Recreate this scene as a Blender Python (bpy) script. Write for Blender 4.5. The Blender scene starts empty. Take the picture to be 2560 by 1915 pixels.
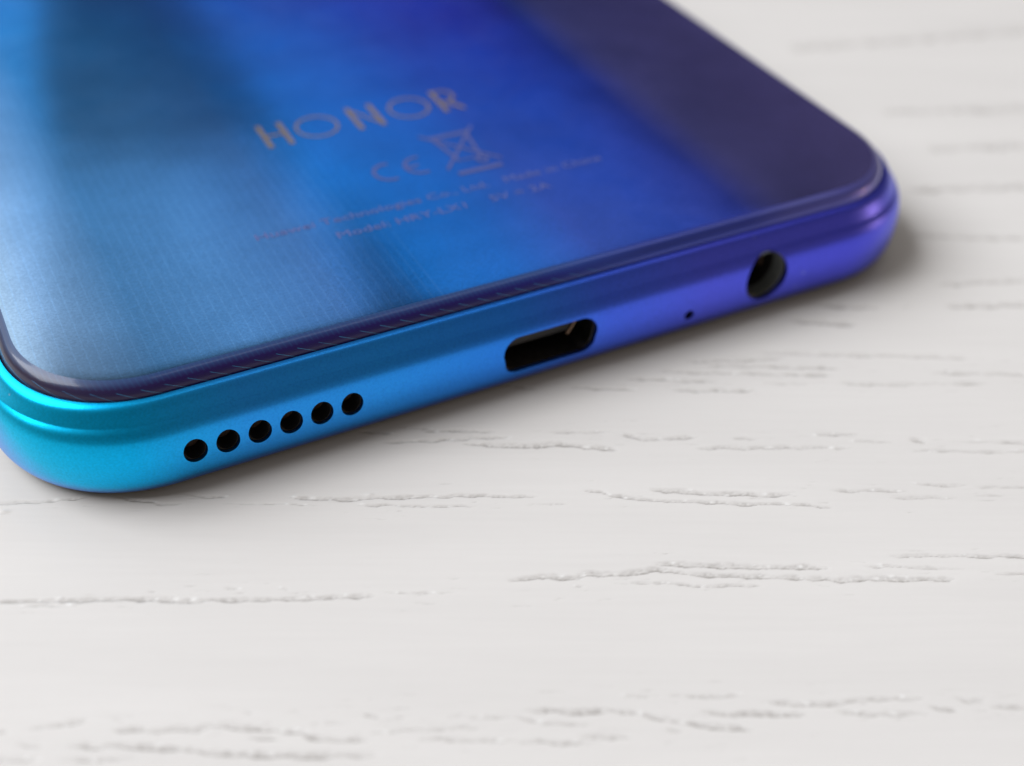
import bpy, bmesh, math, random
import numpy as np
from mathutils import Matrix, Vector

MM = 0.001
scene = bpy.context.scene
COL = scene.collection

# ------------------------------------------------------------------ camera
cam_d = bpy.data.cameras.new('camera')
cam = bpy.data.objects.new('camera', cam_d)
COL.objects.link(cam)
RIGHT = Vector((0.886287, -0.461464, 0.039318))
UP = Vector((0.270561, 0.584796, 0.764729))
FWD = Vector((0.375888, 0.667131, -0.643152))
CAM = Vector((0.469, -59.170, 57.811))
m = Matrix.Identity(4)
for i in range(3):
    m[i][0], m[i][1], m[i][2] = RIGHT[i], UP[i], -FWD[i]
    m[i][3] = CAM[i] * MM
cam.matrix_world = m
cam_d.sensor_width = 36.0
cam_d.lens = 43.754
cam_d.clip_start = 0.005
cam_d.clip_end = 50.0
cam_d.dof.use_dof = True
cam_d.dof.focus_distance = 79.5 * MM
cam_d.dof.aperture_fstop = 19.0
scene.camera = cam

# ------------------------------------------------------------------ world + lamps (a room by a window, with added panel lamps)
world = bpy.data.worlds.new('World')
scene.world = world
world.use_nodes = True
bg = world.node_tree.nodes['Background']
bg.inputs['Color'].default_value = (1.0, 0.92, 0.86, 1)
bg.inputs['Strength'].default_value = 0.185

def area_lamp(name, centre, xdir, normal, sx, sy, radiance, colour=(1, 1, 1), spread=180):
    """rectangular lamp, facing along normal; sizes and positions in mm; radiance is what a mirror would show"""
    d = bpy.data.lights.new(name, 'AREA')
    d.shape = 'RECTANGLE'
    d.size, d.size_y = sx * MM, sy * MM
    d.energy = radiance * math.pi * sx * sy * MM * MM
    d.color = colour
    d.spread = math.radians(spread)
    o = bpy.data.objects.new(name, d)
    COL.objects.link(o)
    z = -Vector(normal).normalized()
    x = Vector(xdir); x = (x - z * x.dot(z)).normalized()
    y = z.cross(x)
    mm = Matrix.Identity(4)
    for i in range(3):
        mm[i][0], mm[i][1], mm[i][2] = x[i], y[i], z[i]
        mm[i][3] = centre[i] * MM
    o.matrix_world = mm
    return o

HT = 1000.0; KM = (50 + HT) / 50
def mirror(x, y): return (0.47 + (x - 0.47) * KM, -59.17 + (y + 59.17) * KM)
def ceiling_patch(name, corner, edge_dir, wide, deep, z, radiance, colour=(1, 1, 1)):
    """panel facing down whose right far corner is at corner; edge_dir runs along its right edge towards the viewer"""
    e = Vector((edge_dir[0], edge_dir[1], 0)).normalized(); lft = Vector((e.y, -e.x, 0))
    if lft.x > 0: lft = -lft
    c = Vector((corner[0], corner[1], z)) + e * deep / 2 + lft * wide / 2
    area_lamp(name, c, lft, (0, 0, -1), wide, deep, radiance, colour)
# bright window band on the left, then panels added for the softer patch and the blue band
a_, b_ = mirror(15.5, 65), mirror(4.2, 7)
ceiling_patch('window_left', (a_[0] + 700*(a_[0]-b_[0])/(a_[1]-b_[1]), a_[1] + 700), (b_[0] - a_[0], b_[1] - a_[1]), 1800, 2600, 1008, 1.05, (0.92, 0.96, 1.0))
a_, b_ = mirror(28.5, 22.5), mirror(24.2, 2.7)
ceiling_patch('pale_reflection_lamp', a_, (b_[0] - a_[0], b_[1] - a_[1]), 900, 520, 990, 0.85, (0.95, 0.97, 1.0))  # added lamp, mirrored as the pale lower-left patch of the back
a_, b_ = mirror(53.7, 75), mirror(53.7, -4)
ceiling_patch('blue_band_lamp', a_, (0, -1), (53.7-28)*KM, a_[1]-b_[1], 1000, 0.75, (1.0, 0.98, 0.98))  # added lamp, shaped to draw the saturated band along the film
a_, b_ = mirror(28, 90), mirror(28, 24)
ceiling_patch('ceiling_bounce_fill', a_, (0, -1), 620, a_[1]-b_[1], 1012, 0.24, (0.92, 0.96, 1.0))  # added dim lamp standing in for bounce, lifts the dark upper-left reflection
area_lamp('rim_highlight_lamp', (475, 110, 1000), (1, 0, 0), (0, 0, -1), 760, 170, 1.3, (0.95, 0.97, 1.0))  # added lamp that draws the bright line along the frame rim
area_lamp('window_side', (-970, 580, 1250), (0.5, 0.85, 0), (980, -560, -1220), 1300, 1100, 7.25, (0.98, 0.985, 0.998))
area_lamp('warm_lamp', (1300, -560, 170), (0, 1, 0), (-1300, 560, -150), 45, 30, 400.0, (1.0, 0.62, 0.3))


scene.view_settings.view_transform = 'Standard'
scene.view_settings.look = 'None'
scene.view_settings.exposure = 0.0
scene.view_settings.gamma = 1.0
scene.cycles.use_denoising = True
scene.cycles.max_bounces = 8
scene.cycles.caustics_reflective = False
scene.cycles.caustics_refractive = False

# ------------------------------------------------------------------ node helpers
def new_mat(name):
    mt = bpy.data.materials.new(name)
    mt.use_nodes = True
    nt = mt.node_tree
    return mt, nt, nt.nodes['Principled BSDF']

def nd(nt, kind, **kw):
    n = nt.nodes.new(kind)
    for k, v in kw.items():
        if k.startswith('i_'):
            n.inputs[k[2:].replace('_', ' ')].default_value = v
        else:
            setattr(n, k, v)
    return n

def math_n(nt, op, a, b=None, c=None):
    n = nt.nodes.new('ShaderNodeMath'); n.operation = op
    for i, v in enumerate((a, b, c)):
        if v is None: continue
        if isinstance(v, (int, float)): n.inputs[i].default_value = v
        else: nt.links.new(v, n.inputs[i])
    return n.outputs[0]

def ramp(nt, fac, stops, interp='LINEAR'):
    r = nt.nodes.new('ShaderNodeValToRGB')
    r.color_ramp.interpolation = interp
    els = r.color_ramp.elements
    while len(els) < len(stops): els.new(0.5)
    for e, (p, c) in zip(els, stops):
        e.position = p; e.color = (*c, 1) if len(c) == 3 else c
    nt.links.new(fac, r.inputs[0])
    return r.outputs[0]

def mixc(nt, fac, a, b, mode='MIX'):
    n = nt.nodes.new('ShaderNodeMix'); n.data_type = 'RGBA'; n.blend_type = mode
    for sock, v in ((n.inputs[0], fac), (n.inputs[6], a), (n.inputs[7], b)):
        if isinstance(v, (int, float)): sock.default_value = v
        elif isinstance(v, tuple): sock.default_value = (*v, 1)
        else: nt.links.new(v, sock)
    return n.outputs[2]

def obj_mm(nt):
    """object coordinates of the phone in mm as (X, Y, Z) sockets"""
    tc = nt.nodes.new('ShaderNodeTexCoord')
    sx = nt.nodes.new('ShaderNodeSeparateXYZ')
    nt.links.new(tc.outputs['Object'], sx.inputs[0])
    return tc.outputs['Object'], [math_n(nt, 'MULTIPLY', sx.outputs[i], 1000.0) for i in range(3)]

# ------------------------------------------------------------------ materials
def mat_table():
    mt, nt, b = new_mat('white_painted_oak')
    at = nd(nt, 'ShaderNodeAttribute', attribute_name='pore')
    tc = nt.nodes.new('ShaderNodeTexCoord')
    rt = nd(nt, 'ShaderNodeMapping'); rt.inputs['Rotation'].default_value = (0, 0, math.radians(25.7))
    nt.links.new(tc.outputs['Object'], rt.inputs[0])
    mp = nd(nt, 'ShaderNodeMapping'); mp.inputs['Scale'].default_value = (25, 160, 25)
    nt.links.new(rt.outputs[0], mp.inputs[0])
    mf = nd(nt, 'ShaderNodeMapping'); mf.inputs['Scale'].default_value = (110, 2600, 110)
    nt.links.new(rt.outputs[0], mf.inputs[0])
    fib = nd(nt, 'ShaderNodeTexNoise'); fib.inputs['Scale'].default_value = 1.0; fib.inputs['Detail'].default_value = 4
    nt.links.new(mf.outputs[0], fib.inputs['Vector'])
    n1 = nd(nt, 'ShaderNodeTexNoise'); n1.inputs['Scale'].default_value = 1.0; n1.inputs['Detail'].default_value = 5
    nt.links.new(mp.outputs[0], n1.inputs['Vector'])
    base = ramp(nt, n1.outputs['Fac'], [(0.3, (0.762, 0.75, 0.742)), (0.7, (0.808, 0.796, 0.788))])
    base = mixc(nt, 1.0, base, math_n(nt, 'MULTIPLY_ADD', fib.outputs['Fac'], 0.055, 0.972), 'MULTIPLY')
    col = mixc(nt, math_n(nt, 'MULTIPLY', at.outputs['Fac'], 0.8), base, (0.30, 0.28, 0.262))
    ab = nd(nt, 'ShaderNodeAttribute', attribute_name='bead')
    col = mixc(nt, ab.outputs['Fac'], col, (0.93, 0.93, 0.93))
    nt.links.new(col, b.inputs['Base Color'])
    nt.links.new(math_n(nt, 'MULTIPLY_ADD', ab.outputs['Fac'], -0.24, 0.42), b.inputs['Roughness'])
    b.inputs['Specular IOR Level'].default_value = 0.35
    n2 = nd(nt, 'ShaderNodeTexNoise'); n2.inputs['Scale'].default_value = 900; n2.inputs['Detail'].default_value = 4
    nt.links.new(tc.outputs['Object'], n2.inputs['Vector'])
    n3 = nd(nt, 'ShaderNodeTexNoise'); n3.inputs['Scale'].default_value = 6000; n3.inputs['Detail'].default_value = 2
    nt.links.new(tc.outputs['Object'], n3.inputs['Vector'])
    h = math_n(nt, 'ADD', math_n(nt, 'ADD', n2.outputs['Fac'], math_n(nt, 'MULTIPLY', n3.outputs['Fac'], 0.3)), math_n(nt, 'MULTIPLY', fib.outputs['Fac'], 0.5))
    bp = nd(nt, 'ShaderNodeBump'); bp.inputs['Strength'].default_value = 0.25; bp.inputs['Distance'].default_value = 0.00003
    nt.links.new(h, bp.inputs['Height']); nt.links.new(bp.outputs[0], b.inputs['Normal'])
    return mt

W, L = 73.64, 154.8

def mat_frame():
    """satin anodised rim that runs from turquoise through blue to violet across the phone"""
    mt, nt, b = new_mat('satin_gradient_metal')
    vec, (X, Y, Z) = obj_mm(nt)
    t = math_n(nt, 'DIVIDE', math_n(nt, 'ADD', X, math_n(nt, 'MULTIPLY', Y, -0.02)), W)
    col = ramp(nt, t, [(0.0, (0.006, 0.56, 0.86)), (0.1, (0.006, 0.47, 0.93)), (0.2, (0.03, 0.36, 1.0)), (0.33, (0.03, 0.33, 1.0)), (0.46, (0.035, 0.26, 1.0)), (0.56, (0.07, 0.16, 0.95)), (0.68, (0.1, 0.125, 0.88)), (0.85, (0.09, 0.1, 0.82)), (1.0, (0.095, 0.115, 0.82))], 'LINEAR')
    n1 = nd(nt, 'ShaderNodeTexNoise'); n1.inputs['Scale'].default_value = 7000; n1.inputs['Detail'].default_value = 3
    nt.links.new(vec, n1.inputs['Vector'])
    g = math_n(nt, 'MULTIPLY_ADD', n1.outputs['Fac'], 0.5, 0.75)
    col = mixc(nt, 1.0, col, g, 'MULTIPLY')
    vo = nd(nt, 'ShaderNodeTexVoronoi'); vo.inputs['Scale'].default_value = 420
    nt.links.new(vec, vo.inputs['Vector'])
    sp = nt.nodes.new('ShaderNodeSeparateColor'); nt.links.new(vo.outputs['Color'], sp.inputs[0])
    rad = math_n(nt, 'MULTIPLY', math_n(nt, 'GREATER_THAN', sp.outputs[0], 0.55), math_n(nt, 'MULTIPLY', sp.outputs[1], 0.045))
    speck = math_n(nt, 'LESS_THAN', vo.outputs['Distance'], rad)
    col = mixc(nt, math_n(nt, 'MULTIPLY', speck, 0.5), col, (0.5, 0.6, 0.75))
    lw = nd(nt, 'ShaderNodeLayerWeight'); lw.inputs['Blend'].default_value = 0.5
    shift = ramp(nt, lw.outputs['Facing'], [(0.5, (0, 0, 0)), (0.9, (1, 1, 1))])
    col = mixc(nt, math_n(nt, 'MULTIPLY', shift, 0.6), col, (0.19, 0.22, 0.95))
    nt.links.new(col, b.inputs['Base Color'])
    b.inputs['Metallic'].default_value = 1.0
    b.inputs['Roughness'].default_value = 0.36
    bp = nd(nt, 'ShaderNodeBump'); bp.inputs['Strength'].default_value = 0.12; bp.inputs['Distance'].default_value = 0.00002
    nt.links.new(n1.outputs['Fac'], bp.inputs['Height']); nt.links.new(bp.outputs[0], b.inputs['Normal'])
    return mt

def mat_back():
    """glossy glass over a striped mirror film whose colour runs from pale blue to violet, with reflections painted in at both ends"""
    mt, nt, b = new_mat('glass_over_gradient_film')
    vec, (X, Y, Z) = obj_mm(nt)
    col = ramp(nt, math_n(nt, 'DIVIDE', X, W), [(0.0, (0.3, 0.38, 0.42)), (0.07, (0.155, 0.27, 0.43)), (0.14, (0.07, 0.22, 0.46)), (0.22, (0.08, 0.24, 0.53)), (0.31, (0.065, 0.19, 0.48)), (0.39, (0.014, 0.18, 0.62)), (0.48, (0.02, 0.15, 0.58)), (0.57, (0.045, 0.095, 0.46)), (0.66, (0.04, 0.08, 0.45)), (0.745, (0.055, 0.075, 0.45)), (0.795, (0.18, 0.175, 0.54)), (1.0, (0.36, 0.31, 0.85))])  # film gradient; pale left end and greyed right also hold painted room reflections
    fr = math_n(nt, 'FRACT', math_n(nt, 'MULTIPLY', math_n(nt, 'ADD', X, 100.0), 1 / 0.72))
    st = math_n(nt, 'LESS_THAN', fr, 0.13)
    fr2 = math_n(nt, 'FRACT', math_n(nt, 'MULTIPLY', math_n(nt, 'ADD', Y, 100.0), 1 / 0.3))
    st2 = math_n(nt, 'LESS_THAN', fr2, 0.4)
    amt = math_n(nt, 'ADD', math_n(nt, 'MULTIPLY', math_n(nt, 'MULTIPLY', st, math_n(nt, 'LESS_THAN', X, 30.0)), 0.07), math_n(nt, 'MULTIPLY', st2, 0.012))
    col = mixc(nt, amt, col, (0.25, 0.55, 1.0))
    nz = nd(nt, 'ShaderNodeTexNoise'); nz.inputs['Scale'].default_value = 130; nz.inputs['Detail'].default_value = 4
    nt.links.new(vec, nz.inputs['Vector'])
    gr = nd(nt, 'ShaderNodeTexNoise'); gr.inputs['Scale'].default_value = 5500; gr.inputs['Detail'].default_value = 2
    nt.links.new(vec, gr.inputs['Vector'])
    k = math_n(nt, 'MULTIPLY', math_n(nt, 'MULTIPLY_ADD', nz.outputs['Fac'], 0.6, 0.7), math_n(nt, 'MULTIPLY_ADD', gr.outputs['Fac'], 0.5, 0.75))
    col = mixc(nt, 1.0, col, k, 'MULTIPLY')
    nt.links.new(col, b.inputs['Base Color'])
    wv = nd(nt, 'ShaderNodeTexNoise'); wv.inputs['Scale'].default_value = 55; wv.inputs['Detail'].default_value = 2
    nt.links.new(vec, wv.inputs['Vector'])
    bp = nd(nt, 'ShaderNodeBump'); bp.inputs['Strength'].default_value = 1.0; bp.inputs['Distance'].default_value = 0.00006
    nt.links.new(wv.outputs['Fac'], bp.inputs['Height']); nt.links.new(bp.outputs[0], b.inputs['Normal'])
    # faint smears on the glass
    sm = nd(nt, 'ShaderNodeTexNoise'); sm.inputs['Scale'].default_value = 220; sm.inputs['Detail'].default_value = 6; sm.inputs['Distortion'].default_value = 1.5
    nt.links.new(vec, sm.inputs['Vector'])
    nt.links.new(math_n(nt, 'MULTIPLY_ADD', sm.outputs['Fac'], 0.35, 0.0), b.inputs['Coat Roughness'])
    b.inputs['Metallic'].default_value = 1.0
    b.inputs['Roughness'].default_value = 0.12
    b.inputs['Coat Weight'].default_value = 0.22
    b.inputs['Specular Tint'].default_value = (0.08, 0.20, 0.48, 1)
    return mt

def mat_glass_edge():
    """polished bevel of the back glass: clear glass over dark indigo, crossed by fine bright hairlines of the film"""
    mt, nt, b = new_mat('polished_dark_glass')
    vec, (X, Y, Z) = obj_mm(nt)
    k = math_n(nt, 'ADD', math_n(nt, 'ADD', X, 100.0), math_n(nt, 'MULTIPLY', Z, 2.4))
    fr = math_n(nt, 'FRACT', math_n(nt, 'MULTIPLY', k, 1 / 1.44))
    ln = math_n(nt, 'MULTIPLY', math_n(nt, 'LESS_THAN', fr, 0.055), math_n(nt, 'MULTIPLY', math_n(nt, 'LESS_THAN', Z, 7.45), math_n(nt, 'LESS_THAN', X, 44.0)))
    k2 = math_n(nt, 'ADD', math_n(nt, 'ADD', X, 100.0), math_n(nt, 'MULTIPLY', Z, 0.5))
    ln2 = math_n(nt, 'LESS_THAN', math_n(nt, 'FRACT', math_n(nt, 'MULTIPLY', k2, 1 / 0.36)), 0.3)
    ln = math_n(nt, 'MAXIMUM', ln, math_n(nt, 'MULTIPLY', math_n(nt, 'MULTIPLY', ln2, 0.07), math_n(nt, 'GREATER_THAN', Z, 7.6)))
    base = ramp(nt, math_n(nt, 'DIVIDE', X, W), [(0.0, (0.03, 0.025, 0.035)), (0.15, (0.015, 0.004, 0.09)), (0.4, (0.012, 0.005, 0.12)), (0.52, (0.012, 0.015, 0.2)), (0.6, (0.012, 0.04, 0.28)), (1.0, (0.02, 0.02, 0.18))])
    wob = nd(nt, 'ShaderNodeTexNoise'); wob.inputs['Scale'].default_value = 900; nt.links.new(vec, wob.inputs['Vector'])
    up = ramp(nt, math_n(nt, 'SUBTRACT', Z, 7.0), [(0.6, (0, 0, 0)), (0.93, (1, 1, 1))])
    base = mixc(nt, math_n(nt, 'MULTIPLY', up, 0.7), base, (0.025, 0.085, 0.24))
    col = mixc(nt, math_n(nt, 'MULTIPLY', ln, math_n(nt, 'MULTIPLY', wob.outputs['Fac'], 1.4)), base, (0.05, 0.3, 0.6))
    # towards the violet side the film runs out to the rim and the dark border disappears
    film = ramp(nt, math_n(nt, 'DIVIDE', X, W), [(0.0, (0.3, 0.38, 0.42)), (0.07, (0.155, 0.27, 0.43)), (0.14, (0.07, 0.22, 0.46)), (0.22, (0.08, 0.24, 0.53)), (0.31, (0.065, 0.19, 0.48)), (0.39, (0.014, 0.18, 0.62)), (0.48, (0.02, 0.15, 0.58)), (0.57, (0.045, 0.095, 0.46)), (0.66, (0.04, 0.08, 0.45)), (0.745, (0.055, 0.075, 0.45)), (0.795, (0.18, 0.175, 0.54)), (1.0, (0.36, 0.31, 0.85))])  # same ramp as the back film, painted reflections included
    k = ramp(nt, math_n(nt, 'DIVIDE', X, W), [(0.5, (0, 0, 0)), (0.62, (1, 1, 1))])
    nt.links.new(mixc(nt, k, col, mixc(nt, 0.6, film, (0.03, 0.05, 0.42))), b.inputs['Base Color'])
    nt.links.new(math_n(nt, 'MULTIPLY', k, 0.8), b.inputs['Metallic'])
    b.inputs['Roughness'].default_value = 0.35
    b.inputs['Specular IOR Level'].default_value = 0.3
    nt.links.new(math_n(nt, 'MULTIPLY_ADD', k, 0.6, 0.4), b.inputs['Coat Weight'])
    nt.links.new(math_n(nt, 'MULTIPLY_ADD', k, -0.07, 0.09), b.inputs['Coat Roughness'])
    return mt

def plain(name, col, rough=0.5, metal=0.0, noise=0.0, scale=3000):
    mt, nt, b = new_mat(name)
    b.inputs['Roughness'].default_value = rough
    b.inputs['Metallic'].default_value = metal
    vec, _ = obj_mm(nt)
    n = nd(nt, 'ShaderNodeTexNoise'); n.inputs['Scale'].default_value = scale
    nt.links.new(vec, n.inputs['Vector'])
    g = math_n(nt, 'MULTIPLY_ADD', n.outputs['Fac'], noise, 1 - noise / 2)
    nt.links.new(mixc(nt, 1.0, col, g, 'MULTIPLY'), b.inputs['Base Color'])
    return mt

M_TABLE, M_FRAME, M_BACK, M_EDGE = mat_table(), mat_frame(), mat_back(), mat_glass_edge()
M_DARK = plain('black_plastic', (0.010, 0.008, 0.007), 0.8, 0, 0.8)
M_MESH = plain('brown_black_gauze', (0.14, 0.085, 0.06), 0.8, 0, 1.2, 6000)
M_TONGUE = plain('grey_black_contact_plastic', (0.05, 0.045, 0.04), 0.35, 0, 0.4)
M_COPPER = plain('tarnished_contact_metal', (0.22, 0.145, 0.1), 0.5, 1.0, 0.4)
M_SHELL = plain('grey_steel_shell', (0.07, 0.066, 0.06), 0.5, 1.0, 0.9)
M_SOCKET_LIT = plain('socket_wall_lit_tone', (0.15, 0.16, 0.155), 0.45, 0, 0.4)  # paler tone of the socket wall where light reaches in
M_SCREEN = plain('black_screen_glass', (0.01, 0.01, 0.012), 0.08)
M_GOLD = plain('pale_gold_foil', (0.26, 0.21, 0.18), 0.25, 1.0, 0.1)
M_MARK = plain('faint_lilac_print', (0.07, 0.09, 0.30), 0.6, 0, 0.3)
M_PRINT = plain('pale_lilac_print', (0.1, 0.12, 0.36), 0.6, 0, 0.1)

# ------------------------------------------------------------------ object helpers
def link_mesh(name, verts, faces, mats, parent=None, smooth=True, mat_index=None, angle=None):
    me = bpy.data.meshes.new(name)
    me.from_pydata([Vector(v) * MM for v in verts], [], faces)
    for mt in (mats if isinstance(mats, (list, tuple)) else [mats]):
        me.materials.append(mt)
    if mat_index is not None:
        me.polygons.foreach_set('material_index', mat_index)
    me.polygons.foreach_set('use_smooth', [smooth] * len(me.polygons))
    me.validate(); me.update()
    if angle: me.set_sharp_from_angle(angle=math.radians(angle))
    o = bpy.data.objects.new(name, me)
    COL.objects.link(o)
    if parent: o.parent = parent
    return o

RC = 10.05      # outer corner radius of the phone in plan

def outline():
    """(centre x, centre y, unit normal, straight offset) samples of a rounded rectangle, anticlockwise from the bottom edge"""
    pts = []
    def seg(x0, y0, x1, y1, n, nx, ny):
        for i in range(n):
            t = i / n
            pts.append((x0 + (x1 - x0) * t, y0 + (y1 - y0) * t, nx, ny))
    def arc(cx, cy, a0, n):
        for i in range(n):
            a = a0 + (math.pi / 2) * i / n
            c, q = math.cos(a), math.sin(a)
            pts.append((cx, cy, math.copysign(abs(c) ** (2 / 2.1), c), math.copysign(abs(q) ** (2 / 2.1), q)))
    # here (x, y) are arc centres (outline = centre + normal * (RC - inset))
    seg(RC, RC, W - RC, RC, 96, 0, -1)
    arc(W - RC, RC, -math.pi / 2, 28)
    seg(W - RC, RC, W - RC, L - RC, 70, 1, 0)
    arc(W - RC, L - RC, 0, 28)
    seg(W - RC, L - RC, RC, L - RC, 40, 0, 1)
    arc(RC, L - RC, math.pi / 2, 28)
    seg(RC, L - RC, RC, RC, 70, -1, 0)
    arc(RC, RC, math.pi, 28)
    return pts
OUT = outline()

def smooth_profile(pts, n):
    """Catmull-Rom through (inset, z) points, n samples per span"""
    P = np.array(pts, float); out = []
    for i in range(len(P) - 1):
        p0 = P[max(i - 1, 0)]; p1 = P[i]; p2 = P[i + 1]; p3 = P[min(i + 2, len(P) - 1)]
        for k in range(n):
            t = k / n
            out.append(0.5 * ((2 * p1) + (-p0 + p2) * t + (2 * p0 - 5 * p1 + 4 * p2 - p3) * t * t + (-p0 + 3 * p1 - 3 * p2 + p3) * t ** 3))
    out.append(P[-1])
    return [tuple(q) for q in out]

def sweep(profile, close_start=False, close_end=False):
    n = len(OUT); verts = []; faces = []
    for d, z in profile:
        for cx, cy, nx, ny in OUT:
            verts.append((cx + nx * (RC - d), cy + ny * (RC - d), z))
    for r in range(len(profile) - 1):
        for i in range(n):
            j = (i + 1) % n
            faces.append((r * n + i, r * n + j, (r + 1) * n + j, (r + 1) * n + i))
    if close_start: faces.append(tuple(range(n - 1, -1, -1)))
    if close_end: faces.append(tuple(range((len(profile) - 1) * n, len(profile) * n)))
    return verts, faces

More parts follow.
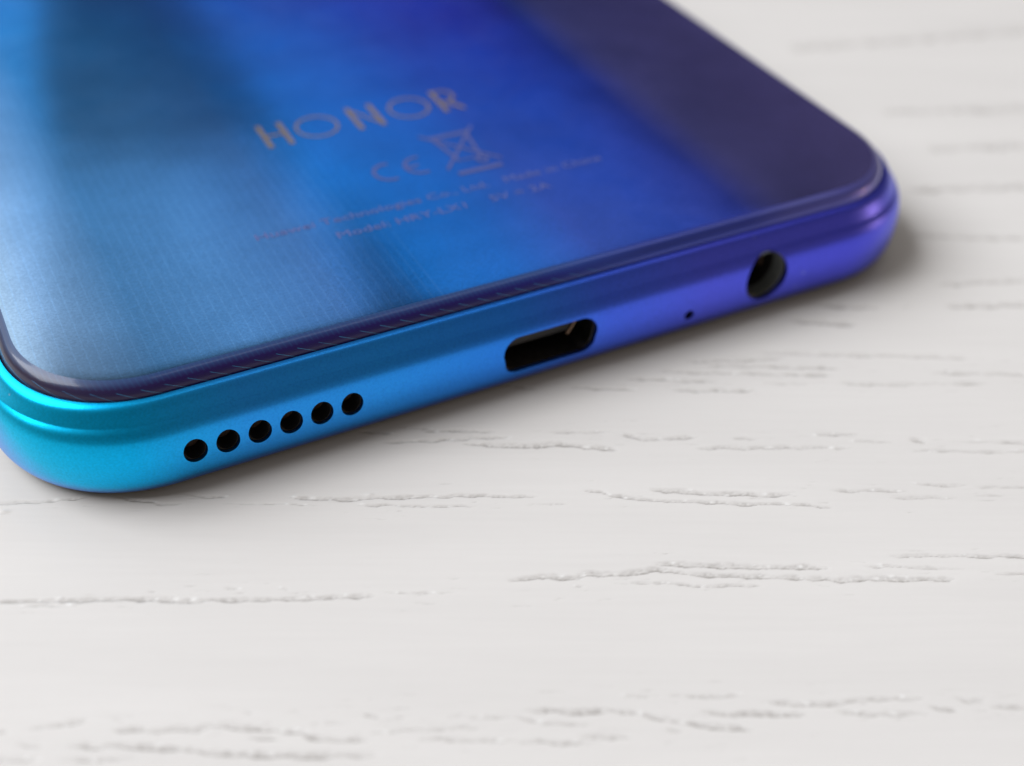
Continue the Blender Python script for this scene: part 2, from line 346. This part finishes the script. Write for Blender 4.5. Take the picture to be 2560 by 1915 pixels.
# ------------------------------------------------------------------ table top
GROOVES = [
 (0.25,0.7,[-3.22,3.29,-2.36,3.32,0.18,3.52,2.32,3.68,3.28,3.95]),
 (0.21,0.9,[4.75,3.9,6.57,3.56,7.78,3.31,9.08,3.38]),
 (0.25,0.8,[8.79,4.25,10.01,4.01,11.93,3.96]),
 (0.12,0.6,[11.58,3.35,17.76,3.33]),
 (0.29,1,[15.78,3.94,19.5,3.8,23.96,4.07,27.72,4.22,31.95,4.15]),
 (0.17,0.9,[20.2,3.31,23.98,3.27,27.86,3.3]),
 (0.35,1,[-0.92,-4.75,-0.13,-4.71,1.83,-4.59,4.77,-4.58,5.7,-4.53,7.3,-4.44,8.12,-4.49,10.56,-4.57,13.94,-4.57,16.66,-4.51,19.38,-4.33,21.71,-4.24]),
 (0.16,0.7,[22.11,-3.97,26.54,-3.96]),
 (0.21,0.5,[0.65,-5.15,2.61,-5.02,4.34,-5.02]),
 (0.18,0.6,[12.72,-3.59,13.82,-3.66]),
 (0.18,0.4,[15.88,-3.62,16.58,-3.8]),
 (0.35,0.8,[3.74,-13.43,5.39,-13.23,6.99,-12.72]),
 (0.29,0.8,[1.58,-13.5,2.79,-13.5]),
 (0.32,0.9,[8.13,-13.45,10.83,-13.54,12.66,-13.48,13.23,-13.19,15.11,-13.34,16.99,-13.57,18.23,-13.65,18.77,-14.08,20.5,-14.16,22.1,-14.17]),
 (0.21,0.6,[8.11,-12.8,8.74,-12.88]),
 (0.12,0.7,[14.97,-12.31,15.61,-12.46]),
 (0.17,0.9,[15.44,-13.99,17.3,-14.22]),
 (0.25,0.7,[3.38,-14.36,4.96,-14.44]),
 (0.34,1,[6.06,-14.52,9.19,-14.46,11.63,-14.62,12.86,-14.69,13.5,-14.94,15.94,-15.09,18.37,-15.08,22.52,-15.17]),
 (0.33,0.8,[2.08,-15.26,4.92,-15.21]),
 (0.19,0.8,[5.89,-15.28,8.17,-15.37,9.95,-15.31]),
 (0.13,0.6,[18.68,-13.14,20.92,-13.07]),
 (0.18,0.8,[21.51,-12.56,22.4,-12.71]),
 (0.15,0.5,[23.16,-12.79,24.17,-12.79]),
 (0.18,0.7,[25.93,-12.77,29.86,-12.78]),
 (0.18,0.7,[21.96,-13.81,23.82,-13.6,28.2,-13.47]),
 (0.23,0.8,[24.45,-14.11,26.32,-14.24,29.58,-14.25,29.93,-14.28]),
 (0.28,1,[34.9,4.72,36.12,4.63,36.55,4.31,38.49,3.94,42.28,3.72,45.3,3.53,49.6,3.56,50.32,3.31,51.24,3.29]),
 (0.39,0.9,[39.22,4.93,41.65,4.67,43.93,4.47,48.71,4.44]),
 (0.3,0.7,[51.29,4.85,56.78,4.9]),
 (0.26,0.6,[57.25,5.45,60.88,5.41]),
 (0.26,0.6,[61.49,5.33,66.06,5.23]),
 (0.24,0.6,[55.19,4.24,59.89,4.27]),
 (0.22,0.6,[61.06,4.49,63.1,4.47]),
 (0.15,0.6,[32.24,3.44,33.9,3.45]),
 (0.37,1,[29.66,-2.99,29.94,-2.95,31.21,-2.85,32.08,-2.57,33.9,-2.85,34.5,-2.47,37.65,-2.37,38.83,-2.09,41.37,-2.45,44.23,-2.58,47.81,-2.72,50.23,-2.9,53.44,-2.83,57.53,-2.82]),
 (0.42,0.9,[38.89,-1.57,42.19,-1.79,49.74,-1.9]),
 (0.26,0.9,[37.14,-3.12,39.84,-3.2,41.24,-3.38,45.24,-3.37]),
 (0.15,0.7,[33.58,-3.49,34.28,-3.49]),
 (0.33,0.8,[53.81,-0.92,57.83,-0.91,60.8,-0.95,63.82,-0.88]),
 (0.25,0.6,[51.82,-1.76,55.33,-1.84,58.25,-1.93]),
 (0.27,0.8,[60.02,-2.4,63.26,-2.43]),
 (0.19,0.6,[35.76,-11.39,37.71,-11.44]),
 (0.22,0.7,[38.36,-11.45,40.05,-11.48,42.95,-11.37]),
 (0.3,1,[30.41,-12.29,33.98,-12.45,35.4,-12.41,37.17,-12.69,38.53,-13.07,40.4,-13.45,42.93,-13.64]),
 (0.21,0.9,[29.63,-12.74,31.26,-13.12,34.17,-13.31]),
 (0.23,0.9,[29.46,-14.28,31.83,-14.36,34.45,-14.45]),
 (0.29,0.9,[33.23,-14.08,34.62,-14.02,36.12,-14.17]),
 (0.36,1,[40.05,-12.37,41.18,-12.59,46.08,-12.73]),
 (0.28,0.8,[43.64,-11.93,47.43,-11.97,49.2,-11.74,52.96,-11.55]),
 (0.37,0.9,[47.72,-12.43,49.61,-12.71,51.58,-12.67,53.05,-12.6]),
 (0.21,0.8,[53.03,-12.22,54.82,-12.43]),
 (0.22,0.7,[54.57,-11.5,55.4,-11.84,56.65,-11.69]),
 (0.28,0.8,[56.63,-12.16,59.64,-12.29]),
 (0.15,0.6,[37.95,-13.66,38.96,-13.74]),
 (0.28,0.8,[24.02,10.5,29.19,10.4]),
 (0.27,0.9,[21.41,9.16,25.48,9.51,27.74,9.77,30.42,9.8]),
 (0.42,1,[26.91,9.16,29.16,9.01,31.42,8.97,33.28,9.29,35.12,9.01,37.57,8.74]),
 (0.28,0.7,[32.93,10.42,37.33,10.53]),
 (0.34,0.9,[37.51,10.25,39.55,9.82,41.44,9.9,43.34,10.01]),
 (0.28,0.8,[45.62,9.82,47.52,9.84]),
 (0.33,0.8,[42.98,8.94,46.73,8.98,53.88,9.06]),
 (0.31,0.7,[51.45,10.41,54.86,10.45]),
 (0.31,0.8,[54.05,9.73,57.0,9.64]),
 (0.5,0.9,[58.15,9.96,59.29,9.85]),
 (0.31,0.6,[61.74,9.82,68.12,9.64]),
 (0.3,0.6,[58.03,8.8,67.79,8.75]),
 (0.3,0.8,[34.71,15.19,39.71,15.07]),
 (0.34,0.8,[42.11,15.03,48.5,15.13]),
 (0.31,0.7,[38.74,16.27,45.78,16.04]),
 (0.31,0.6,[48.87,15.91,52.42,15.87]),
 (0.41,0.6,[54.68,16.0,58.24,15.89,65.99,16.18]),
 (0.35,0.8,[41.5,17.17,54.44,16.86]),
 (0.35,0.7,[44.96,17.93,55.1,17.75]),
 (0.39,0.6,[61.81,17.33,70.92,17.19]),
 (0.3,0.9,[29.52,15.45,32.31,14.99]),
 (0.27,0.9,[19.51,10.35,22.19,10.14]),
 (0.25,0.6,[22.36,10.78,25.26,10.63]),
 (0.98,0.9,[67.36,43.52,79.35,44.56]),
 (0.73,0.7,[65.29,36.08,76.15,35.66]),
 (0.62,0.8,[54.19,25.78,60.05,25.35]),
 (0.66,0.7,[65.55,28.76,73.94,29.48]),
 (0.63,0.7,[65.4,25.71,72.75,26.18]),
 (0.54,0.7,[52.26,23.61,58.01,23.13]),
 (0.5,0.6,[43.51,18.31,51.3,18.88]),
 (1.09,0.7,[71.27,51.07,82.15,52.38]),
 (1.39,0.6,[68.68,58.38,84.98,60.26]),
 (1.94,0.6,[62.24,72.85,91.79,79.23]),
 (0.51,0.5,[49.31,19.52,65.59,19.24]),
]

TH = math.radians(-25.7)
GU = np.array([math.cos(TH), math.sin(TH)]); GV = np.array([-GU[1], GU[0]])

def noise1(x, step, seed):
    rng = np.random.default_rng(seed)
    t = rng.random(4096); i = np.floor(x / step).astype(int); f = x / step - i
    f = f * f * (3 - 2 * f)
    return t[i % 4096] * (1 - f) + t[(i + 1) % 4096] * f

def noise2(x, y, sx, sy, seed):
    rng = np.random.default_rng(seed)
    t = rng.random((256, 256))
    i = np.floor(x / sx).astype(int); j = np.floor(y / sy).astype(int)
    f = x / sx - i; g = y / sy - j
    f = f * f * (3 - 2 * f); g = g * g * (3 - 2 * g)
    a = t[i % 256, j % 256] * (1 - f) + t[(i + 1) % 256, j % 256] * f
    b = t[i % 256, (j + 1) % 256] * (1 - f) + t[(i + 1) % 256, (j + 1) % 256] * f
    return a * (1 - g) + b * g

def build_table():
    us = np.concatenate([np.linspace(-600, -60, 12), np.linspace(-50, -29, 20), np.arange(-28, 60, 0.17), np.arange(60, 100, 0.3), np.linspace(102, 130, 15), np.linspace(160, 700, 12)])
    vs = np.concatenate([np.linspace(-500, -40, 10), np.linspace(-30, -19, 12), np.arange(-18, 22, 0.075), np.arange(22, 45, 0.15), np.arange(45, 92, 0.35), np.linspace(94, 140, 14), np.linspace(180, 800, 12)])
    H = np.zeros((len(us), len(vs))); D = np.zeros_like(H); B = np.zeros_like(H)
    rng = random.Random(5)
    gro = [(w, d, np.array(q).reshape(-1, 2)) for w, d, q in GROOVES]
    # pores out of reach of the lens's sharp zone continue the same grain
    for k in range(150):
        u0 = rng.uniform(-140, 120); v0 = rng.choice((rng.uniform(16, 95), rng.uniform(-60, -19), rng.uniform(30, 95)))
        ln = rng.uniform(2, 14)
        gro.append((rng.uniform(0.12, 0.35), rng.uniform(.3, .7), np.array([(u0 + ln * t, v0 + rng.uniform(-.25, .25)) for t in np.linspace(0, 1, 4)])))
    for k in range(520):                                     # short hairline pores gathered round the long ones
        w0, d0, q0 = gro[rng.randrange(len(GROOVES))]
        u0 = rng.uniform(q0[:, 0].min() - 5, q0[:, 0].max() + 5); v0 = float(np.interp(u0, *zip(*sorted(map(tuple, q0))))) + rng.gauss(0, .75)
        ln = rng.uniform(.3, 1.8)
        gro.append((rng.uniform(.05, .09), rng.uniform(.12, .4), np.array([(u0, v0), (u0 + ln / 2, v0 + rng.uniform(-.03, .03)), (u0 + ln, v0)])))
    for k, (w, d, q) in enumerate(gro):
        q = q[np.argsort(q[:, 0])]
        i0, i1 = np.searchsorted(us, [q[0, 0], q[-1, 0]])
        if i1 - i0 < 2: continue
        u = us[i0:i1]
        vc = np.interp(u, q[:, 0], q[:, 1]) + (noise1(u + 300, 0.9, k) - .5) * 0.14 + (noise1(u + 300, 0.33, k + 900) - .5) * 0.06
        e = np.minimum(u - q[0, 0], q[-1, 0] - u)
        tap = np.clip(e / min(1.0, 0.3 * (q[-1, 0] - q[0, 0])), 0, 1) ** 0.6
        ww = w * (0.35 + 0.65 * noise1(u + 300, 0.8, k + 50) + 0.25 * noise1(u + 300, 0.25, k + 70)) * (0.3 + 0.7 * tap)
        dep = d * tap * (0.45 + 0.75 * noise1(u + 300, 0.55, k + 150))
        j0, j1 = np.searchsorted(vs, [vc.min() - w - .2, vc.max() + w + .2])
        v = vs[j0:j1]
        s = (v[None, :] - vc[:, None]) / np.maximum(ww[:, None] * 0.78, 0.04)
        near = np.clip((s + 1.0) / 0.22, 0, 1); far = np.clip((1.0 - s) / 0.9, 0, 1)
        prof = near * near * (3 - 2 * near) * far
        U, V = np.meshgrid(u, v, indexing='ij')
        hash_ = noise2(U + 300 + 0.5 * V, V + 300, 0.1, 0.5, k) * .6 + noise2(U + 300, V + 300, 0.15, 0.08, k + 3) * .6
        p = prof * dep[:, None] * (0.6 + 0.45 * hash_)
        sub = H[i0:i1, j0:j1]; dd = D[i0:i1, j0:j1]; bb = B[i0:i1, j0:j1]
        np.minimum(sub, -0.075 * p, out=sub)
        edge = np.exp(-((s + 0.72) / 0.26) ** 2)  # dark line under the near wall: groove shade painted into the pore tint
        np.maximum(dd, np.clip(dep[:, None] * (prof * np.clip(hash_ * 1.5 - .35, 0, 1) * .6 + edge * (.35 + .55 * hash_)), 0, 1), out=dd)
        # little beads of paint along the pore
        for c in range(0 if w < .1 else int((q[-1, 0] - q[0, 0]) / 2.6) + (rng.random() < .4)):
            bu = rng.uniform(q[0, 0], q[-1, 0]); bv = np.interp(bu, q[:, 0], q[:, 1]) + rng.uniform(-.3, .5) * w
            r1 = rng.uniform(.06, .19); r2 = r1 * rng.uniform(.45, .8)
            bump = np.exp(-(((U - bu) / r1) ** 2 + ((V - bv) / r2) ** 2) * 1.6)
            sub += bump * rng.uniform(.03, .09); dd *= 1 - .9 * bump; np.maximum(bb, bump, out=bb)
    for bu, bv, r in ((-1.95, 2.55, .3), (20.9, -14.9 + 19.1, .2)):
        U, V = np.meshgrid(us, vs, indexing='ij')
        H += 0.09 * np.exp(-(((U - bu) / r) ** 2 + ((V - bv) / (r * .5)) ** 2))
    U, V = np.meshgrid(us, vs, indexing='ij')
    H += 0.012 * (noise2(U + 1000, V + 1000, 9, 2.4, 11) - .5) + 0.006 * (noise2(U + 1000, V + 1000, 2.2, .7, 12) - .5)
    n, mth = H.shape
    co = np.zeros((n * mth, 3))
    co[:, 0] = (U * GU[0] + V * GV[0]).ravel(); co[:, 1] = (U * GU[1] + V * GV[1]).ravel(); co[:, 2] = H.ravel() - 0.03
    idx = np.arange(n * mth).reshape(n, mth)
    quads = np.stack([idx[:-1, :-1], idx[1:, :-1], idx[1:, 1:], idx[:-1, 1:]], -1).reshape(-1, 4)
    # slab sides and underside
    rim = [idx[0, 0], idx[-1, 0], idx[-1, -1], idx[0, -1]]
    low = co[rim].copy(); low[:, 2] = -25.0
    base = len(co); co = np.concatenate([co, low])
    extra = [(base + 3, base + 2, base + 1, base)]
    loops = [list(idx[:, 0]), list(idx[-1, :]), list(idx[::-1, -1]), list(idx[0, ::-1])]
    side = [tuple([base + (a + 1) % 4, *[int(x) for x in reversed(l)], base + a][::1]) for a, l in enumerate(loops)]
    me = bpy.data.meshes.new('table_top')
    nq = len(quads)
    flat = [int(x) for f in extra + side for x in f]
    loop_v = np.concatenate([quads.ravel(), np.array(flat)])
    starts = np.concatenate([np.arange(nq) * 4, nq * 4 + np.cumsum([0] + [len(f) for f in (extra + side)][:-1])])
    me.vertices.add(len(co)); me.vertices.foreach_set('co', (co * MM).ravel())
    me.loops.add(len(loop_v)); me.loops.foreach_set('vertex_index', loop_v.astype(np.int32))
    me.polygons.add(len(starts)); me.polygons.foreach_set('loop_start', starts.astype(np.int32))
    sm = np.ones(len(starts), bool); sm[nq:] = False
    me.polygons.foreach_set('use_smooth', sm)
    me.update(calc_edges=True); me.validate()
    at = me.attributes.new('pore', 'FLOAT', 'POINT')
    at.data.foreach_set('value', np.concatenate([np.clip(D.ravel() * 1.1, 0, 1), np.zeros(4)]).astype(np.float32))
    at = me.attributes.new('bead', 'FLOAT', 'POINT')
    at.data.foreach_set('value', np.concatenate([B.ravel(), np.zeros(4)]).astype(np.float32))
    me.materials.append(M_TABLE)
    o = bpy.data.objects.new('table_top', me); COL.objects.link(o)
    o['kind'] = 'structure'
    o['label'] = 'white painted oak table top with open grain running across it'
    return o
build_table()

# ------------------------------------------------------------------ the phone
phone = bpy.data.objects.new('smartphone', None)
COL.objects.link(phone)
phone['label'] = 'glossy blue to violet smartphone lying face down on the white wooden table'
phone['category'] = 'phone'

side = smooth_profile([(1.7, 0.14), (1.0, 0.18), (0.66, 0.33), (0.32, 0.67), (0.05, 1.17), (-0.11, 1.77), (-0.2, 2.6), (-0.22, 3.3), (-0.17, 4.1), (-0.04, 4.8), (0.12, 5.22), (0.33, 5.55), (0.6, 5.82)], 5) + smooth_profile([(0.6, 5.82), (0.78, 6.12), (0.98, 6.46), (1.17, 6.73), (1.36, 6.89), (1.55, 6.96)], 5)[1:]
rim = [((1.55, 6.96)[0] + .17, (1.55, 6.96)[1] + .02), ((1.55, 6.96)[0] + .235, (1.55, 6.96)[1] - .1)]
inner = [((1.55, 6.96)[0] + .245, 5.6)]
v, f = sweep(side + rim + inner, True, True)
frame = link_mesh('frame', v, f, [M_FRAME, M_DARK], phone)

def prism(poly, y0, y1, flare=0.0):
    """closed solid from an (x, z) outline, running from y0 to y1; flare widens the front end"""
    n = len(poly); cx = sum(p[0] for p in poly) / n; cz = sum(p[1] for p in poly) / n
    vs = []; fs = []
    for y, s in ((y0, flare), (y1, 0)):
        for x, z in poly:
            d = math.hypot(x - cx, z - cz) or 1
            vs.append((x + (x - cx) / d * s, y, z + (z - cz) / d * s))
    for i in range(n):
        j = (i + 1) % n
        fs.append((i, n + i, n + j, j))
    fs.append(tuple(range(n))); fs.append(tuple(range(2 * n - 1, n - 1, -1)))
    return vs, fs

def circle(cx, cz, r, n=36):
    return [(cx + r * math.cos(2 * math.pi * i / n), cz + r * math.sin(2 * math.pi * i / n)) for i in range(n)]

def oval(cx, cz, rx, rz, n=36):
    return [(cx + rx * math.cos(2 * math.pi * i / n), cz + rz * math.sin(2 * math.pi * i / n)) for i in range(n)]

def rounded(cx, cz, w, h, r, n=8, rb=None, cut=0.0):
    out = []
    rb = r if rb is None else rb
    for sx, sz, a0, rr in ((1, 1, 0, r), (-1, 1, 90, r), (-1, -1, 180, rb), (1, -1, 270, rb)):
        for i in range(n + 1):
            a = math.radians(a0 + 90 * i / n)
            ww = w / 2 - (cut if sz < 0 else 0)
            out.append((cx + sx * (ww - rr) + rr * math.cos(a), cz + sz * (h / 2 - rr) + rr * math.sin(a)))
    return out

SPK = [(11.12 + 2.11 * i, 3.36) for i in range(6)]
SPK_R = 0.78
USB = (36.72, 3.32, 7.55, 3.0)
MIC = (48.61, 2.32, 0.42)
JACK = (55.5, 3.72, 1.92, 2.02)
USB_POLY = rounded(USB[0], USB[1], USB[2], USB[3], 1.25, rb=1.0, cut=0.15)
cutters = [(oval(x, z, SPK_R, SPK_R * 1.2), 4.0) for x, z in SPK] + [(USB_POLY, 6.5), (circle(*MIC), 3.0), (oval(*JACK), 14.0)]
cv = []; cf = []
for poly, dep in cutters:
    a, b_ = prism(poly, -1.5, dep)
    cf += [tuple(i + len(cv) for i in q) for q in b_]; cv += a
cut = link_mesh('hole_cutter', cv, cf, [M_DARK])
md = frame.modifiers.new('holes', 'BOOLEAN'); md.operation = 'DIFFERENCE'; md.solver = 'EXACT'; md.object = cut
dg = bpy.context.evaluated_depsgraph_get()
me = bpy.data.meshes.new_from_object(frame.evaluated_get(dg))
frame.modifiers.clear()
frame.data = me; me.name = 'frame'
me.materials.clear(); me.materials.append(M_FRAME)
me.polygons.foreach_set('material_index', [0] * len(me.polygons))
me.polygons.foreach_set('use_smooth', [True] * len(me.polygons))
me.set_sharp_from_angle(angle=math.radians(24))
bpy.data.objects.remove(cut, do_unlink=True)

def sleeve(name, poly, y0, y1, mats, inset=0.03, bottom_mat=0):
    """open-fronted lining cup of a hole, with its end wall"""
    n = len(poly); cx = sum(p[0] for p in poly) / n; cz = sum(p[1] for p in poly) / n
    def ring(y, s):
        r = []
        for x, z in poly:
            d = math.hypot(x - cx, z - cz) or 1
            r.append((x - (x - cx) / d * s, y, z - (z - cz) / d * s))
        return r
    vs = ring(y0, inset) + ring(y0 + .05, inset + .05) + ring(y1, inset + .05)
    fs = []; mi = []
    for k in range(2):
        for i in range(n):
            j = (i + 1) % n
            fs.append((k * n + i, k * n + j, (k + 1) * n + j, (k + 1) * n + i)); mi.append(0)
    fs.append(tuple(range(2 * n, 3 * n))); mi.append(bottom_mat)
    return link_mesh(name, vs, fs, mats, phone, True, mi, 40)

for x, z in SPK:
    sleeve('speaker_hole', oval(x, z, SPK_R, SPK_R * 1.2), .07, 1.3, [M_DARK, M_MESH], bottom_mat=1)
usb = sleeve('charging_port', USB_POLY, .22, 6.2, [M_SHELL, M_DARK], bottom_mat=1)
tv, tf = prism(rounded(USB[0], USB[1] - 0.15, USB[2] - 1.8, .8, .15, 3), 1.6, 6.1)
link_mesh('contact_tongue', tv, tf, [M_TONGUE], usb, angle=30)
for k in range(5):
    x = USB[0] - 2.0 + k * 1.0
    bv, bf = prism(rounded(x, USB[1] + 0.30, .38, .12, .03, 2), 1.75, 5.8)
    link_mesh('contact_pin', bv, bf, [M_COPPER], usb, angle=30)
bv, bf = prism([(USB[0] + 1.6, USB[1] + .05), (USB[0] + 1.82, USB[1] + .05), (USB[0] + 2.6, USB[1] + 1.4), (USB[0] + 2.4, USB[1] + 1.4)], .5, .7)
link_mesh('latch_spring', bv, bf, [M_COPPER], usb, angle=30)
sleeve('microphone_hole', circle(*MIC), .12, 1.6, [M_DARK])
jack = sleeve('headphone_socket', oval(*JACK), 1.5, 13.5, [M_DARK, M_DARK])
lit_ring = sleeve('socket_lit_ring', oval(*JACK), .3, 2.0, [M_SOCKET_LIT], inset=.015)  # paler front ring before the dark depth: light fall-off put into colour
lit_ring.data.materials.clear(); lit_ring.data.materials.append(M_SOCKET_LIT)
bmx = bmesh.new(); bmx.from_mesh(lit_ring.data)
bmesh.ops.delete(bmx, geom=[f_ for f_ in bmx.faces if len(f_.verts) > 4], context='FACES_ONLY')   # an open ring
bmx.to_mesh(lit_ring.data); bmx.free()
lit_ring.parent = jack
bv, bf = prism(rounded(JACK[0] + 1.2, JACK[1] - .2, .35, 1.0, .1, 3), 2.2, 4.5)
link_mesh('contact_spring', bv, bf, [M_COPPER], jack, angle=30)

# back: polished glass bevel, then the film-backed flat
edge_prof = smooth_profile([(1.81, 6.85), (1.9, 7.22), (2.05, 7.54), (2.33, 7.8), (2.72, 7.945)], 6)
v, f = sweep([([(1.81, 6.85), (1.9, 7.22), (2.05, 7.54), (2.33, 7.8), (2.72, 7.945)][0][0] + .02, 5.9)] + edge_prof)
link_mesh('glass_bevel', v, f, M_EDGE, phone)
flat = [(2.72, 7.945), (2.95, 7.9492), (3.6, 7.95), (9.0, 7.95)]
v, f = sweep(flat, False, True)
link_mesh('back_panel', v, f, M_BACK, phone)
# front glass under the phone
v, f = sweep([(0.9, 0.6), (1.0, .1), (1.5, .03), (2.2, 0.0)], False, True)
link_mesh('front_glass', v, f, M_SCREEN, phone, angle=50)

# ------------------------------------------------------------------ lettering on the back
ZB = 7.962
def ribbon(path, w, closed=False, z0=ZB, h=0.012):
    """flat stroke of width w along an (x, y) path, with a little thickness"""
    n = len(path); P = [Vector(p) for p in path]; left = []; right = []
    for i in range(n):
        if closed: a, b_ = P[(i - 1) % n], P[(i + 1) % n]
        else: a, b_ = P[max(i - 1, 0)], P[min(i + 1, n - 1)]
        t = (b_ - a).normalized(); nrm = Vector((-t.y, t.x)) * w / 2
        left.append(P[i] + nrm); right.append(P[i] - nrm)
    vs = [(p.x, p.y, z) for z in (z0 + h, z0) for s in (left, right) for p in s]
    fs = []
    m_ = n if closed else n - 1
    for i in range(m_):
        j = (i + 1) % n
        fs += [(i, n + i, n + j, j), (2 * n + i, 2 * n + j, 3 * n + j, 3 * n + i),
               (i, j, 2 * n + j, 2 * n + i), (n + j, n + i, 3 * n + i, 3 * n + j)]
    if not closed:
        fs += [(0, 2 * n, 3 * n, n), (n - 1, 2 * n - 1, 4 * n - 1, 3 * n - 1)]
    return vs, fs

def strokes(name, lst, mat, parent=phone, label=None, shift=(0, 0)):
    vs = []; fs = []
    for k, (path, w, closed) in enumerate(lst):
        path = [(x + shift[0], y + shift[1]) for x, y in path]
        a, b_ = ribbon(path, w, closed, ZB + k * 0.0006)
        fs += [tuple(i + len(vs) for i in q) for q in b_]; vs += a
    o = link_mesh(name, vs, fs, mat, parent, False)
    if label: o['label'] = label
    return o

def ell(cx, cy, rx, ry, n=40, a0=0, a1=360):
    full = abs(a1 - a0) >= 360
    return [(cx + rx * math.cos(math.radians(a0 + (a1 - a0) * i / (n if full else n - 1))),
             cy + ry * math.sin(math.radians(a0 + (a1 - a0) * i / (n if full else n - 1)))) for i in range(n)]

SW = .42
def letter_h(x, y, w, h): return [([(x + SW / 2, y), (x + SW / 2, y + h)], SW, False), ([(x + w - SW / 2, y), (x + w - SW / 2, y + h)], SW, False), ([(x + SW, y + h / 2), (x + w - SW, y + h / 2)], SW * .6, False)]
def letter_o(x, y, w, h): return [(ell(x + w / 2, y + h / 2, w / 2 - SW / 2, h / 2 - SW / 2), SW * .5, True)]
def letter_n(x, y, w, h): return [([(x + SW / 2, y), (x + SW / 2, y + h)], SW, False), ([(x + w - SW / 2, y), (x + w - SW / 2, y + h)], SW, False), ([(x + SW * .4, y + h - .1), (x + w - SW * .4, y + .1)], SW * .5, False)]
def letter_r(x, y, w, h):
    r = h * .27
    return [([(x + SW / 2, y), (x + SW / 2, y + h)], SW, False),
            ([(x + SW, y + h - SW * .42), (x + w - r, y + h - SW * .42)] + ell(x + w - r, y + h - SW * .42 - (r - .05), r - SW * .4, r - .05, 12, 90, -90) + [(x + SW, y + h - SW * .42 - 2 * (r - .05))], SW * .6, False),
            ([(x + w * .45, y + h * .42), (x + w - SW * .45, y)], SW * .9, False)]
for fn, x, w in ((letter_h, 25.5, 2.15), (letter_o, 28.25, 3.8), (letter_n, 33.2, 2.35), (letter_o, 36.4, 3.8), (letter_r, 40.85, 1.95)):
    strokes('brand_letter', fn(x, 26.15, w, 3.75), M_GOLD)

# certification mark: the two letters C and E as open rings
strokes('certification_mark', [(ell(32.9, 19.9, 1.2, 1.2, 18, 75, 285), .28, False),
                               (ell(35.5, 19.9, 1.2, 1.2, 18, 75, 285), .28, False),
                               ([(34.35, 19.9), (35.4, 19.9)], .28, False)], M_MARK, shift=(-.2, -.8))
# crossed-out wheeled bin with its bar
strokes('recycling_symbol', [([(38.1, 22.9), (38.6, 19.2), (40.5, 19.2), (41.0, 22.9)], .3, False),
                             ([(37.8, 23.2), (41.3, 23.2)], .45, False),
                             ([(37.2, 18.3), (41.9, 23.9)], .26, False), ([(41.9, 18.3), (37.2, 23.9)], .26, False),
                             (ell(40.4, 18.75, .4, .4, 14), .26, True),
                             ([(37.7, 17.4), (41.5, 17.4)], .5, False)], M_MARK, shift=(-.2, -.75))

def print_line(text, x0, x1, y, mat):
    cu = bpy.data.curves.new('print', 'FONT'); cu.body = text; cu.size = 1.0; cu.extrude = 0.0; cu.resolution_u = 2
    t = bpy.data.objects.new('print', cu); COL.objects.link(t)
    d = bpy.context.evaluated_depsgraph_get()
    me = bpy.data.meshes.new_from_object(t.evaluated_get(d))
    bpy.data.objects.remove(t, do_unlink=True)
    n = len(me.vertices); co = np.empty(n * 3); me.vertices.foreach_get('co', co); co = co.reshape(-1, 3)
    w = co[:, 0].max() - co[:, 0].min(); k = (x1 - x0) / w
    co[:, 0] = x0 + (co[:, 0] - co[:, 0].min()) * k; co[:, 1] = y + co[:, 1] * 1.15; co[:, 2] = ZB + .004
    me.vertices.foreach_set('co', (co * MM).ravel()); me.update()
    me.name = 'print_line'; me.materials.clear(); me.materials.append(mat)
    o = bpy.data.objects.new('print_line', me); COL.objects.link(o); o.parent = phone
    return o
print_line('Huawei Technologies Co., Ltd.   Made in China', 20.4, 48.9, 14.05, M_PRINT)
print_line('Model: HRY-LX1    5V = 2A', 25.8, 43.2, 12.0, M_PRINT)
